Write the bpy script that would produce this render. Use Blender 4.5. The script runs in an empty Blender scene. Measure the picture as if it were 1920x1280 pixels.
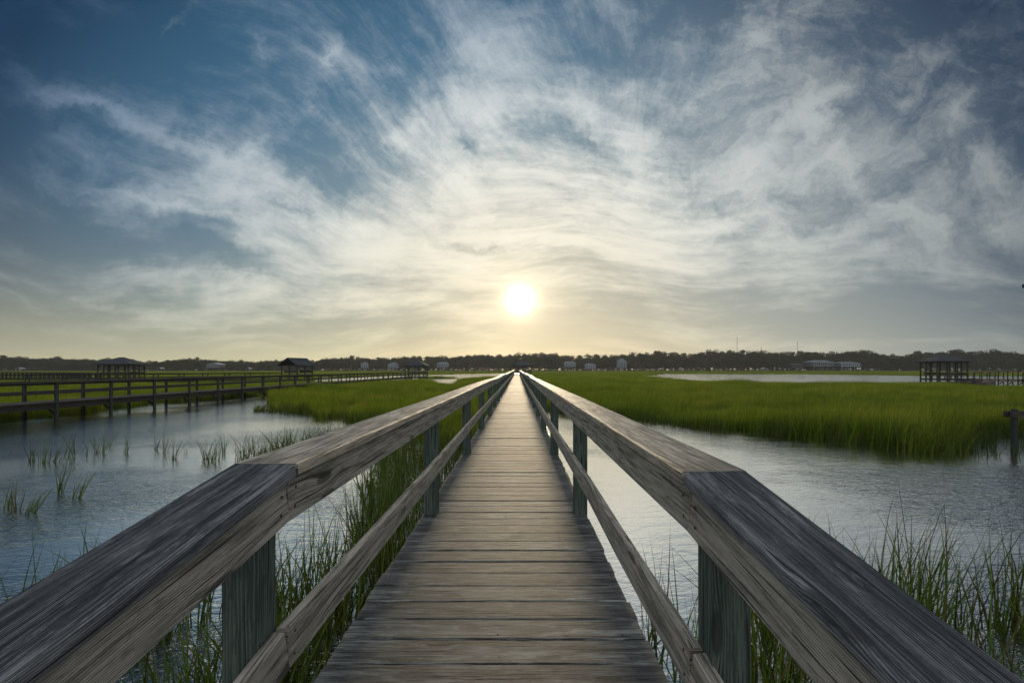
import bpy, math, random
from mathutils import Vector, Matrix, noise as mnoise
R = math.radians
SC = bpy.context.scene
COL = SC.collection
F = 850.0                      # focal length in photo pixels
EYE = 2.36                     # eye height over the water
DECK = EYE - 1.35              # top of the main deck over the water
# ---------------------------------------------------------------- camera
cd = bpy.data.cameras.new('camera'); cam = bpy.data.objects.new('camera', cd); COL.objects.link(cam)
cd.sensor_width = 36; cd.lens = 36*F/1920; cd.clip_start = 0.05; cd.clip_end = 6000
cam.location = (0, 0, EYE)
cam.rotation_euler = (math.pi/2, 0, 0)
cd.shift_x = -10/1920; cd.shift_y = 52/1920      # level camera, horizon a little under the middle
SC.camera = cam
def raydir(px, py):
    return Vector((px-970, F, 692-py))
def uw(px, py):
    d = raydir(px, py); return d.x/d.y, d.z/d.y
# ---------------------------------------------------------------- world
W = bpy.data.worlds.new('World'); SC.world = W; W.use_nodes = True
NT = W.node_tree; NT.nodes.clear()
class G:
    """tiny expression builder over math nodes"""
    def __init__(s, nt): s.nt = nt
    def new(s, t, **k):
        n = s.nt.nodes.new(t)
        for a, b in k.items(): setattr(n, a, b)
        return n
    def lk(s, sock, v):
        if isinstance(v, (int, float)): sock.default_value = v
        elif isinstance(v, tuple): sock.default_value = v
        else: s.nt.links.new(v, sock)
    def m(s, op, a, b=None, c=None, clamp=False):
        n = s.new('ShaderNodeMath', operation=op, use_clamp=clamp)
        s.lk(n.inputs[0], a)
        if b is not None: s.lk(n.inputs[1], b)
        if c is not None: s.lk(n.inputs[2], c)
        return n.outputs[0]
    def add(s, a, b): return s.m('ADD', a, b)
    def sub(s, a, b): return s.m('SUBTRACT', a, b)
    def mul(s, a, b): return s.m('MULTIPLY', a, b)
    def div(s, a, b): return s.m('DIVIDE', a, b)
    def mad(s, a, b, c): return s.m('MULTIPLY_ADD', a, b, c)
    def xyz(s, x, y, z=0.0):
        n = s.new('ShaderNodeCombineXYZ'); s.lk(n.inputs[0], x); s.lk(n.inputs[1], y); s.lk(n.inputs[2], z); return n.outputs[0]
    def sep(s, v):
        n = s.new('ShaderNodeSeparateXYZ'); s.lk(n.inputs[0], v); return n.outputs
    def noise(s, v, scale=1.0, detail=6.0, rough=0.5, lac=2.0, dist=0.0, dim='3D'):
        n = s.new('ShaderNodeTexNoise', noise_dimensions=dim)
        s.lk(n.inputs['Vector'], v); n.inputs['Scale'].default_value = scale; n.inputs['Detail'].default_value = detail
        n.inputs['Roughness'].default_value = rough; n.inputs['Lacunarity'].default_value = lac; n.inputs['Distortion'].default_value = dist
        return n.outputs['Fac']
    def smooth(s, v, a, b, c=0.0, d=1.0):
        n = s.new('ShaderNodeMapRange', interpolation_type='SMOOTHSTEP')
        s.lk(n.inputs[0], v)
        for i, q in enumerate((a, b, c, d)): s.lk(n.inputs[1+i], q)
        return n.outputs[0]
    def lin(s, v, a, b, c=0.0, d=1.0):
        n = s.new('ShaderNodeMapRange'); s.lk(n.inputs[0], v)
        for i, q in enumerate((a, b, c, d)): s.lk(n.inputs[1+i], q)
        return n.outputs[0]
    def mix(s, f, a, b, blend='MIX'):
        n = s.new('ShaderNodeMix', data_type='RGBA', blend_type=blend)
        s.lk(n.inputs[0], f)
        for i, q in ((6, a), (7, b)):
            if isinstance(q, tuple): n.inputs[i].default_value = (*q, 1) if len(q) == 3 else q
            else: s.nt.links.new(q, n.inputs[i])
        return n.outputs[2]
    def ramp(s, v, pts, interp='LINEAR'):
        n = s.new('ShaderNodeValToRGB'); s.lk(n.inputs[0], v); cr = n.color_ramp; cr.interpolation = interp
        while len(cr.elements) < len(pts): cr.elements.new(0.5)
        for e, (p, c) in zip(cr.elements, pts):
            e.position = p; e.color = (c, c, c, 1) if isinstance(c, (int, float)) else (*c, 1)
        return n.outputs[0]
def srgb(r, g, b):
    return tuple((c/255/12.92 if c <= 10.31 else ((c/255+0.055)/1.055)**2.4) for c in (r, g, b))
g = G(NT)
dirv = g.new('ShaderNodeTexCoord').outputs['Generated']
dx, dy, dz = g.sep(dirv)
den = g.m('MAXIMUM', g.m('ABSOLUTE', dy), 0.12)
U = g.div(dx, den)
Wv = g.div(g.m('MAXIMUM', dz, -0.02), den)
vec0 = g.xyz(U, Wv)
def noisecol(v, scale, detail, rough):
    n = g.new('ShaderNodeTexNoise', noise_dimensions='2D'); NT.links.new(v, n.inputs['Vector'])
    n.inputs['Scale'].default_value = scale; n.inputs['Detail'].default_value = detail; n.inputs['Roughness'].default_value = rough
    return n.outputs['Color']
def vmath(op, a, b=None, c=None):
    n = g.new('ShaderNodeVectorMath', operation=op)
    for i, q in enumerate((a, b, c)):
        if q is not None: g.lk(n.inputs[i], q)
    return n.outputs[0]
# a smooth warp bends the fibres, a finer one frays the edges of the patches
w1 = vmath('SUBTRACT', noisecol(vec0, 1.9, 1.5, 0.5), (0.5, 0.5, 0.5))
w2 = vmath('SUBTRACT', noisecol(vec0, 6.0, 5, 0.65), (0.5, 0.5, 0.5))
vsm = vmath('MULTIPLY_ADD', w1, (0.22, 0.16, 0), vec0)
vfr = vmath('MULTIPLY_ADD', w2, (0.16, 0.11, 0), vsm)
def blob(px, py, rx, ry, ang, amp):
    """a soft cloud patch centred on a sky direction"""
    u0, w0 = uw(px, py)
    mp = g.new('ShaderNodeMapping', vector_type='TEXTURE')
    NT.links.new(vfr, mp.inputs[0])
    mp.inputs['Location'].default_value = (u0, w0, 0); mp.inputs['Rotation'].default_value = (0, 0, R(-ang))
    mp.inputs['Scale'].default_value = (rx*1.75/F, ry*1.75/F, 1)
    gr = g.new('ShaderNodeTexGradient', gradient_type='QUADRATIC_SPHERE'); NT.links.new(mp.outputs[0], gr.inputs[0])
    return gr.outputs['Fac'], amp
BL = [ # px, py, rx, ry, angle, amplitude
 # broad veil round and above the sun
 (980, 470, 620, 150, 0, .50), (800, 430, 260, 80, -22, .30), (1090, 330, 330, 110, 10, .28),
 # left streaks
 (190, 215, 240, 20, 22, .55), (430, 300, 280, 30, 22, .50), (470, 370, 210, 30, 14, .40), (330, 400, 240, 18, 13, .40), (200, 345, 200, 12, 12, .30), (300, 385, 100, 8, 20, .3), (480, 470, 120, 20, 0, .2),
 (420, 525, 330, 28, 4, .42), (200, 560, 360, 14, 5, .36), (90, 345, 160, 20, 12, .16),
 # centre heap
 (870, 190, 120, 40, 35, .40), (780, 255, 80, 30, -40, .30), (1060, 200, 140, 60, 30, .34), (1130, 180, 60, 40, 0, .2),
 # right band toward the top
 (1400, 90, 230, 60, -32, .36), (1270, 110, 200, 60, -20, .14), (1240, 240, 110, 30, -25, .22),
 (1540, 185, 90, 24, -25, .45), (1500, 240, 60, 22, 70, .40), (1590, 320, 120, 28, 42, .42), (1660, 390, 120, 26, 25, .3),
 (1795, 250, 28, 90, 20, .45), (1850, 340, 46, 110, -22, .50), (1450, 320, 460, 170, 0, .26), (1000, 220, 330, 160, 20, .12), (1840, 430, 300, 50, 0, .30), (1450, 430, 320, 60, 8, .26),
 (350, 60, 14, 90, 25, .40), (478, 115, 22, 50, 0, .45), (578, 110, 14, 45, 12, .42), (890, 80, 50, 26, 30, .2), (1000, 60, 160, 80, 50, .10),
 # open blue gaps
 (720, 300, 60, 30, 20, -.30), (560, 405, 90, 16, 25, -.26), (420, 480, 90, 22, 20, -.30), (1060, 250, 90, 26, 20, -.5), (900, 285, 60, 18, 10, -.4), (1180, 60, 120, 40, -30, -.3), (250, 90, 260, 90, 10, -.45), (120, 420, 160, 60, 10, -.25), (560, 60, 200, 50, 0, -.2), (60, 230, 80, 80, 0, -.3), (1480, 350, 120, 30, 15, -.26), (1640, 110, 200, 60, -32, -.30),
 (1270, 180, 50, 60, -30, -.22), (960, 465, 140, 9, 6, -.30), (150, 450, 260, 50, 8, -.28), (330, 455, 130, 30, 14, -.3), (170, 620, 260, 20, 2, -.2), (1000, 240, 40, 24, 0, -.2),
 (1650, 580, 330, 55, 0, -.55), (1150, 575, 200, 10, -3, -.2),
]
cov = g.smooth(U, -0.35, -1.15, 0.0, -0.08)
for b_ in BL:
    e, amp = blob(*b_); cov = g.mad(e, amp*1.15, cov)
# fibres: radial round a point low right of the sun, and free wisps
cu, cw = uw(1230, 655)
sx, sy, sz = g.sep(vsm)
a = g.sub(sx, cu); b = g.sub(sy, cw)
rad = g.m('SQRT', g.mad(a, a, g.mul(b, b)))
th = g.m('ARCTAN2', b, a)
lr = g.m('LOGARITHM', g.add(rad, 0.12), 2.718)
n1 = g.noise(g.xyz(g.mul(th, 3.2), g.mul(lr, 1.3)), 1.6, 8, 0.68, dim='2D')
n2 = g.noise(vmath('MULTIPLY', vfr, (1.0, 1.7, 0)), 4.2, 9, 0.66, dim='2D')
n3 = g.noise(g.xyz(g.mul(th, 26.0), g.mul(lr, 2.6), 2.0), 1.3, 6, 0.72, dim='2D')
nh = g.noise(vmath('MULTIPLY', vsm, (1.5, 9.0, 0)), 2.4, 8, 0.64, dim='2D')
far_ = g.smooth(rad, 0.30, 0.75)
low = g.smooth(Wv, 0.34, 0.12)
n1 = g.add(nh, g.mul(far_, g.sub(n1, nh)))
n3 = g.add(nh, g.mul(far_, g.sub(n3, nh)))
rs_ = g.smooth(U, 0.05, 0.5)
k1 = g.mad(rs_, -0.30, 0.50)
det = g.add(g.mul(n1, k1), g.add(g.mul(n2, g.sub(g.mad(rs_, 0.06, 0.87), k1)), g.mul(n3, g.mad(rs_, -0.06, 0.13))))
det = g.add(det, g.mul(low, g.sub(nh, det)))
dens = g.mad(g.sub(det, 0.5), g.mad(low, -1.1, 3.2), cov)
dens = g.smooth(dens, -0.28, 0.88)
# distance from the sun
su, sw = uw(975, 562)
ds_u = g.sub(U, su); ds_w = g.sub(Wv, sw)
rs = g.m('SQRT', g.add(g.mul(ds_u, ds_u), g.mul(g.mul(ds_w, ds_w), 1.0)))
rel = g.m('SQRT', g.add(g.mul(g.mul(ds_u, ds_u), 0.55), g.mul(ds_w, ds_w)))
t = g.lin(rel, 0.0, 1.0)
rgt = g.smooth(U, -0.15, 0.75)
clearL = g.ramp(t, [(0, srgb(188,188,172)), (.2, srgb(140,152,158)), (.36, srgb(106,136,154)), (.55, srgb(70,110,138)), (.75, srgb(48,90,120)), (1, srgb(20,54,84))])
clearR = g.ramp(t, [(0, srgb(188,188,172)), (.2, srgb(160,166,164)), (.4, srgb(136,148,154)), (.58, srgb(108,124,136)), (.78, srgb(70,88,108)), (1, srgb(38,56,80))])
clear = g.mix(rgt, clearL, clearR)
cloudL = g.ramp(t, [(0, srgb(246,240,222)), (.18, srgb(238,236,224)), (.34, srgb(228,231,227)), (.5, srgb(192,202,208)), (.75, srgb(122,144,166)), (1, srgb(66,92,122))])
cloudR = g.ramp(t, [(0, srgb(246,240,222)), (.18, srgb(236,234,222)), (.34, srgb(222,225,220)), (.55, srgb(186,192,192)), (.8, srgb(148,156,158)), (1, srgb(84,98,116))])
cloud = g.mix(rgt, cloudL, cloudR)
hz = g.m('EXPONENT', g.mul(Wv, -7.5))
hl = g.lin(ds_u, -1.2, 1.2)
hcol = g.ramp(hl, [(0, srgb(190,184,148)), (.2, srgb(202,196,158)), (.4, srgb(222,208,164)), (.5, srgb(242,222,176)), (.6, srgb(224,208,168)), (.75, srgb(186,184,164)), (.9, srgb(154,160,154)), (1, srgb(120,130,130))])
cloud2 = g.mix(g.m('EXPONENT', g.mul(Wv, -7.0)), cloud, g.mix(1.0, hcol, (1.26, 1.24, 1.16), 'MULTIPLY'))
sky = g.mix(g.m('MINIMUM', g.mul(hz, 1.1), 1.0), clear, g.mix(1.0, hcol, (1.02, 1.03, 1.04), 'MULTIPLY'))
col = g.mix(dens, sky, cloud2)
# veiled sun: small disc with its aureole
glow = g.add(g.mul(g.m('EXPONENT', g.mul(g.mul(rs, rs), -1.0/(0.024**2))), 2.2), g.add(g.mul(g.m('EXPONENT', g.mul(rs, -1/0.03)), 1.1), g.mul(g.m('EXPONENT', g.mul(rs, -1/0.12)), 0.12)))
front = g.smooth(dy, -0.05, 0.1)
glow = g.mul(glow, front)
gcol = g.mix(1.0, g.xyz(glow, glow, glow), srgb(255, 238, 200), 'MULTIPLY')
col = g.mix(1.0, col, gcol, 'ADD')
# brightness added to the unseen sky overhead and behind, lighting rails, deck and grass
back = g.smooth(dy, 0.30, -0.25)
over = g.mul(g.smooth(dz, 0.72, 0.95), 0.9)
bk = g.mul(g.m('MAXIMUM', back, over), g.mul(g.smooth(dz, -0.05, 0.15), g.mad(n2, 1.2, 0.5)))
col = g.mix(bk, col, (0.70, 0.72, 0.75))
# clear physical sky underneath everything, faint
ST = g.new('ShaderNodeTexSky', sky_type='NISHITA', sun_disc=False, sun_elevation=R(8.7), sun_rotation=R(0.4))
bg1 = g.new('ShaderNodeBackground'); NT.links.new(ST.outputs[0], bg1.inputs[0]); bg1.inputs[1].default_value = 0.002
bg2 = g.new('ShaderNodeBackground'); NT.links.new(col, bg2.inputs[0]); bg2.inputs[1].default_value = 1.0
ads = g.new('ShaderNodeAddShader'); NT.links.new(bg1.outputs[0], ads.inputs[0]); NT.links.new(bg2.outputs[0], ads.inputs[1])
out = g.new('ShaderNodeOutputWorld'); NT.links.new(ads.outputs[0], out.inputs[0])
SC.view_settings.view_transform = 'Standard'; SC.view_settings.look = 'None'; SC.view_settings.gamma = 1; SC.view_settings.exposure = 0
# ---------------------------------------------------------------- materials
def mat(name):
    m = bpy.data.materials.new(name); m.use_nodes = True; nt = m.node_tree; nt.nodes.clear()
    return m, G(nt)
def finish(gg, bsdf):
    o = gg.new('ShaderNodeOutputMaterial'); gg.nt.links.new(bsdf, o.inputs[0])
def principled(gg, col, rough=0.8, spec=0.3, normal=None, metallic=0.0):
    n = gg.new('ShaderNodeBsdfPrincipled')
    if isinstance(col, tuple): n.inputs['Base Color'].default_value = (*col, 1)
    else: gg.nt.links.new(col, n.inputs['Base Color'])
    gg.lk(n.inputs['Roughness'], rough); n.inputs['Specular IOR Level'].default_value = spec; n.inputs['Metallic'].default_value = metallic
    if normal is not None: gg.nt.links.new(normal, n.inputs['Normal'])
    return n.outputs[0]
def bump(gg, h, dist, strength=1.0):
    b = gg.new('ShaderNodeBump'); b.inputs['Distance'].default_value = dist; b.inputs['Strength'].default_value = strength
    gg.nt.links.new(h, b.inputs['Height']); return b.outputs[0]
def wood(name, light, dark, stain=0.3, staincol=(0.02, 0.024, 0.03), rough=0.72, vary=0.35, ring=0.0055, span=(0.54, 0.70)):
    m, q = mat(name)
    uv = q.new('ShaderNodeUVMap'); uv.uv_map = 'UVMap'
    u, v, _ = q.sep(uv.outputs[0])
    isl = q.new('ShaderNodeNewGeometry').outputs['Random Per Island']
    wob = q.noise(q.xyz(q.mul(u, 1.1), q.mul(v, 5.0), q.mul(isl, 9)), 1.0, 2, 0.5)
    # knots push the grain aside
    vo = q.new('ShaderNodeTexVoronoi', voronoi_dimensions='2D', feature='F1'); q.lk(vo.inputs['Vector'], q.xyz(q.mul(u, 1.5), q.mul(v, 5.5))); vo.inputs['Scale'].default_value = 1.0
    kd = vo.outputs['Distance']
    knot_on = q.m('GREATER_THAN', q.sep(vo.outputs['Color'])[0], 0.55)
    kpush = q.mul(knot_on, q.m('EXPONENT', q.mul(q.mul(kd, kd), -55.0)))
    vv = q.add(v, q.add(q.mul(wob, 0.05), q.mul(kpush, 0.018)))
    rings = q.mad(q.m('SINE', q.mul(vv, 6.2832/ring)), 0.5, 0.5)
    fib = q.noise(q.xyz(q.mul(u, 4.5), q.mul(vv, 110.0), q.mul(isl, 3)), 1.0, 7, 0.72)
    broad = q.noise(q.xyz(q.mul(u, 2.6), q.mul(vv, 28.0), q.mul(isl, 5)), 1.0, 6, 0.65)
    crack = q.smooth(q.noise(q.xyz(q.mul(u, 1.6), q.mul(vv, 95.0), q.mul(isl, 7)), 1.0, 3, 0.5), 0.60, 0.64)
    st = q.noise(q.xyz(q.mul(u, 1.7), q.mul(v, 7.0), q.mad(isl, 11, 4)), 1.3, 7, 0.68)
    st = q.smooth(q.add(st, (stain-0.5)*0.6), 0.46, 0.60)
    nz = q.sep(q.new('ShaderNodeNewGeometry').outputs['Normal'])[2]
    st = q.mul(st, q.smooth(nz, 0.72, 0.97, 0.15, 1.0))
    val = q.mad(fib, 0.62, q.mad(broad, 0.52, q.mul(rings, 0.10)))
    grit = q.noise(q.xyz(q.mul(u, 70.0), q.mul(v, 260.0), q.mul(isl, 2)), 1.0, 3, 0.7)
    val = q.mad(q.sub(grit, 0.5), 0.16, val)
    c = q.mix(q.smooth(val, *span), dark, light)
    c = q.mix(q.mul(st, q.smooth(val, 0.80, 0.50, min(0.6, 0.2+stain*0.35), min(0.96, 0.5+stain*0.6))), c, staincol)
    mot = q.noise(q.xyz(q.mul(u, 7.0), q.mul(v, 26.0), q.mul(isl, 6)), 1.0, 7, 0.72)
    c = q.mix(q.mul(q.smooth(mot, 0.54, 0.64), 0.45), c, tuple(x*0.95 for x in light))
    c = q.mix(q.mul(q.smooth(mot, 0.44, 0.36), 0.5), c, tuple(x*0.5 for x in dark))
    knot = q.mul(knot_on, q.smooth(kd, 0.115, 0.075))
    c = q.mix(q.mul(knot, 0.72), c, tuple(x*0.28 for x in dark))
    c = q.mix(q.mul(crack, 0.88), c, tuple(x*0.2 for x in dark))
    br = q.mad(q.sub(isl, 0.5), vary, 1.0)
    c = q.mix(1.0, c, q.xyz(br, br, br), 'MULTIPLY')
    h = q.add(q.mad(fib, 0.9, q.mul(rings, 0.35)), q.add(q.mul(crack, -2.2), q.mul(broad, 0.6)))
    finish(q, principled(q, c, q.mad(fib, 0.16, rough-0.08), 0.35, bump(q, h, 0.0022, 0.9)))
    return m
M = {}
M['cap'] = wood('weathered_cap_wood', (0.40, 0.37, 0.31), (0.11, 0.10, 0.083), 0.56, (0.040, 0.034, 0.028), 0.55)
M['capdark'] = wood('mildewed_cap_wood', (0.24, 0.25, 0.255), (0.06, 0.068, 0.075), 0.80, (0.012, 0.015, 0.019), 0.62)
M['rail'] = wood('weathered_rail_wood', (0.46, 0.43, 0.365), (0.13, 0.125, 0.105), 0.22, (0.05, 0.045, 0.04), 0.72, span=(0.50, 0.74))
M['deck'] = wood('weathered_plank_wood', (0.225, 0.238, 0.225), (0.018, 0.024, 0.029), 0.66, (0.016, 0.020, 0.024), 0.62, 0.55)
M['post'] = wood('treated_post_wood', (0.10, 0.135, 0.11), (0.032, 0.05, 0.042), 0.12, (0.03, 0.04, 0.035), 0.75, ring=0.011)
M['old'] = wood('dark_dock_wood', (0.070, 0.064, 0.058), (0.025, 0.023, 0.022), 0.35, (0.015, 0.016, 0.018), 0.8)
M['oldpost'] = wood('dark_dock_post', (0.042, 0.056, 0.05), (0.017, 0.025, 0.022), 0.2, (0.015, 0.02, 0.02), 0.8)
def plain(name, col, rough=0.8, spec=0.3, var=0.25, scale=3.0, metallic=0.0):
    m, q = mat(name)
    tc = q.new('ShaderNodeTexCoord').outputs['Object']
    n = q.noise(tc, scale, 5, 0.6)
    c = q.mix(q.smooth(n, 0.3, 0.7), tuple(x*(1-var) for x in col), tuple(x*(1+var) for x in col))
    finish(q, principled(q, c, rough, spec, bump(q, n, 0.01, 0.3), metallic)); return m
M['steel'] = plain('rusty_screw_steel', (0.05, 0.04, 0.035), 0.5, 0.5, metallic=0.6)
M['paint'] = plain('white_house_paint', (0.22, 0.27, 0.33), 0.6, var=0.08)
M['greypaint'] = plain('grey_house_paint', (0.13, 0.15, 0.165), 0.6, var=0.1)
M['glass'] = plain('dark_window_glass', (0.03, 0.04, 0.05), 0.1, 0.5, 0.1)
M['greyroof'] = plain('grey_roof_shingle', (0.13, 0.155, 0.18), 0.85)
M['tin'] = plain('pale_metal_roof', (0.40, 0.43, 0.45), 0.45, 0.5)
M['mast'] = plain('grey_mast_steel', (0.20, 0.20, 0.21), 0.6)
M['boat'] = plain('dark_red_boat_hull', (0.06, 0.018, 0.016), 0.35, 0.5)
M['boatwhite'] = plain('white_boat_top', (0.06, 0.05, 0.05), 0.4, 0.5, 0.08)
M['bark'] = plain('pine_bark', (0.075, 0.05, 0.038), 0.95, 0.1, 0.4, 2.0)
def shingles(name, col):
    m, q = mat(name)
    uv = q.new('ShaderNodeUVMap'); uv.uv_map = 'UVMap'
    br = q.new('ShaderNodeTexBrick'); q.nt.links.new(uv.outputs[0], br.inputs['Vector'])
    br.inputs['Color1'].default_value = (*[x*0.8 for x in col], 1); br.inputs['Color2'].default_value = (*[x*1.25 for x in col], 1); br.inputs['Mortar'].default_value = (*[x*0.4 for x in col], 1)
    br.inputs['Scale'].default_value = 1; br.inputs['Brick Width'].default_value = 0.3; br.inputs['Row Height'].default_value = 0.15; br.inputs['Mortar Size'].default_value = 0.01
    finish(q, principled(q, br.outputs[0], 0.85, 0.25, bump(q, br.outputs['Fac'], 0.01, -0.5))); return m
M['roof'] = shingles('weathered_shingles', (0.045, 0.052, 0.060))
def leafmat(name, a_, b_, c_, trans=0.4, nscale=0.12, patch=None):
    m, q = mat(name)
    geo = q.new('ShaderNodeNewGeometry'); oi = q.new('ShaderNodeObjectInfo')
    n = q.noise(geo.outputs['Position'], nscale, 4, 0.6)
    c = q.mix(q.smooth(n, 0.32, 0.68), a_, b_)
    c = q.mix(q.mul(geo.outputs['Random Per Island'], 0.7), c, c_)
    ib = q.mad(geo.outputs['Random Per Island'], 0.9, 0.5)
    c = q.mix(1.0, c, q.xyz(ib, ib, ib), 'MULTIPLY')
    if patch:
        sp_ = q.new('ShaderNodeVectorMath', operation='MULTIPLY'); q.nt.links.new(geo.outputs['Position'], sp_.inputs[0]); sp_.inputs[1].default_value = (0.5, 1, 0)
        c = q.mix(q.mul(q.smooth(q.noise(sp_.outputs[0], 0.35, 5, 0.65), 0.50, 0.68), 0.75), c, patch)
    br = q.mad(oi.outputs['Random'], 0.7, 0.62)
    c = q.mix(1.0, c, q.xyz(br, br, br), 'MULTIPLY')
    d = q.new('ShaderNodeBsdfDiffuse'); q.nt.links.new(c, d.inputs[0])
    t_ = q.new('ShaderNodeBsdfTranslucent'); q.nt.links.new(q.mix(1.0, c, (1.25, 1.2, 0.7), 'MULTIPLY'), t_.inputs[0])
    gl = q.new('ShaderNodeBsdfGlossy'); gl.inputs[0].default_value = (0.5, 0.5, 0.5, 1); gl.inputs[1].default_value = 0.45
    mx = q.new('ShaderNodeMixShader'); mx.inputs[0].default_value = trans; q.nt.links.new(d.outputs[0], mx.inputs[1]); q.nt.links.new(t_.outputs[0], mx.inputs[2])
    m2 = q.new('ShaderNodeMixShader'); m2.inputs[0].default_value = 0.025; q.nt.links.new(mx.outputs[0], m2.inputs[1]); q.nt.links.new(gl.outputs[0], m2.inputs[2])
    finish(q, m2.outputs[0]); return m
M['grass'] = leafmat('marsh_grass_blade', (0.150, 0.240, 0.014), (0.260, 0.325, 0.024), (0.065, 0.125, 0.012), 0.5, patch=(0.32, 0.32, 0.06))
M['reed'] = leafmat('reed_blade', (0.065, 0.125, 0.018), (0.110, 0.160, 0.025), (0.040, 0.075, 0.016), 0.4, 0.7)
M['straw'] = leafmat('dry_stalk', (0.10, 0.075, 0.03), (0.06, 0.045, 0.02), (0.12, 0.10, 0.05), 0.2, 0.7)
M['pine'] = leafmat('pine_foliage', (0.030, 0.036, 0.018), (0.046, 0.044, 0.025), (0.020, 0.025, 0.014), 0.2, 0.02)
M['oak'] = leafmat('oak_foliage', (0.027, 0.042, 0.018), (0.040, 0.052, 0.022), (0.018, 0.028, 0.012), 0.2, 0.02)
# water
m, q = mat('rippled_water'); M['water'] = m
pos = q.new('ShaderNodeNewGeometry').outputs['Position']
px_, py_, _ = q.sep(pos)
calm = q.smooth(q.noise(q.xyz(q.mul(px_, 0.7), py_), 0.22, 4, 0.6, dim='2D'), 0.36, 0.62)
r1 = q.noise(q.xyz(q.mad(py_, 0.35, q.mul(px_, 0.75)), q.mad(px_, -0.30, q.mul(py_, 1.6))), 2.6, 3, 0.5, dim='2D', dist=0.5)
r2 = q.noise(q.xyz(q.mad(py_, 0.3, px_), q.mad(px_, -0.5, q.mul(py_, 1.9))), 8.5, 3, 0.55, dim='2D', dist=0.4)
h = q.mad(r1, 0.9, q.mul(r2, 0.5))
b = q.new('ShaderNodeBump'); b.inputs['Distance'].default_value = 0.034; q.nt.links.new(h, b.inputs['Height']); q.lk(b.inputs['Strength'], q.mad(calm, 0.65, 0.22))
df = q.new('ShaderNodeBsdfDiffuse'); df.inputs[0].default_value = (0.03, 0.036, 0.036, 1)
gs = q.new('ShaderNodeBsdfGlossy'); gs.inputs[0].default_value = (1.0, 0.985, 0.955, 1); gs.inputs[1].default_value = 0.11
q.nt.links.new(b.outputs[0], gs.inputs['Normal'])
fr = q.new('ShaderNodeFresnel'); fr.inputs[0].default_value = 1.333; q.nt.links.new(b.outputs[0], fr.inputs['Normal'])
mx = q.new('ShaderNodeMixShader'); q.lk(mx.inputs[0], q.m('MINIMUM', q.mad(fr.outputs[0], 0.5, 0.74), 0.98))
q.nt.links.new(df.outputs[0], mx.inputs[1]); q.nt.links.new(gs.outputs[0], mx.inputs[2]); finish(q, mx.outputs[0])
m, q = mat('marsh_mud'); M['mud'] = m
pos = q.new('ShaderNodeNewGeometry').outputs['Position']
n = q.noise(pos, 0.15, 6, 0.6)
finish(q, principled(q, q.mix(q.smooth(n, 0.3, 0.7), (0.035, 0.060, 0.008), (0.060, 0.085, 0.012)), 0.95, 0.1))
m, q = mat('wooded_shore_soil'); M['soil'] = m
pos = q.new('ShaderNodeNewGeometry').outputs['Position']
n = q.noise(pos, 0.05, 6, 0.6)
finish(q, principled(q, q.mix(n, (0.02, 0.03, 0.012), (0.04, 0.05, 0.02)), 0.95, 0.1))
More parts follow.
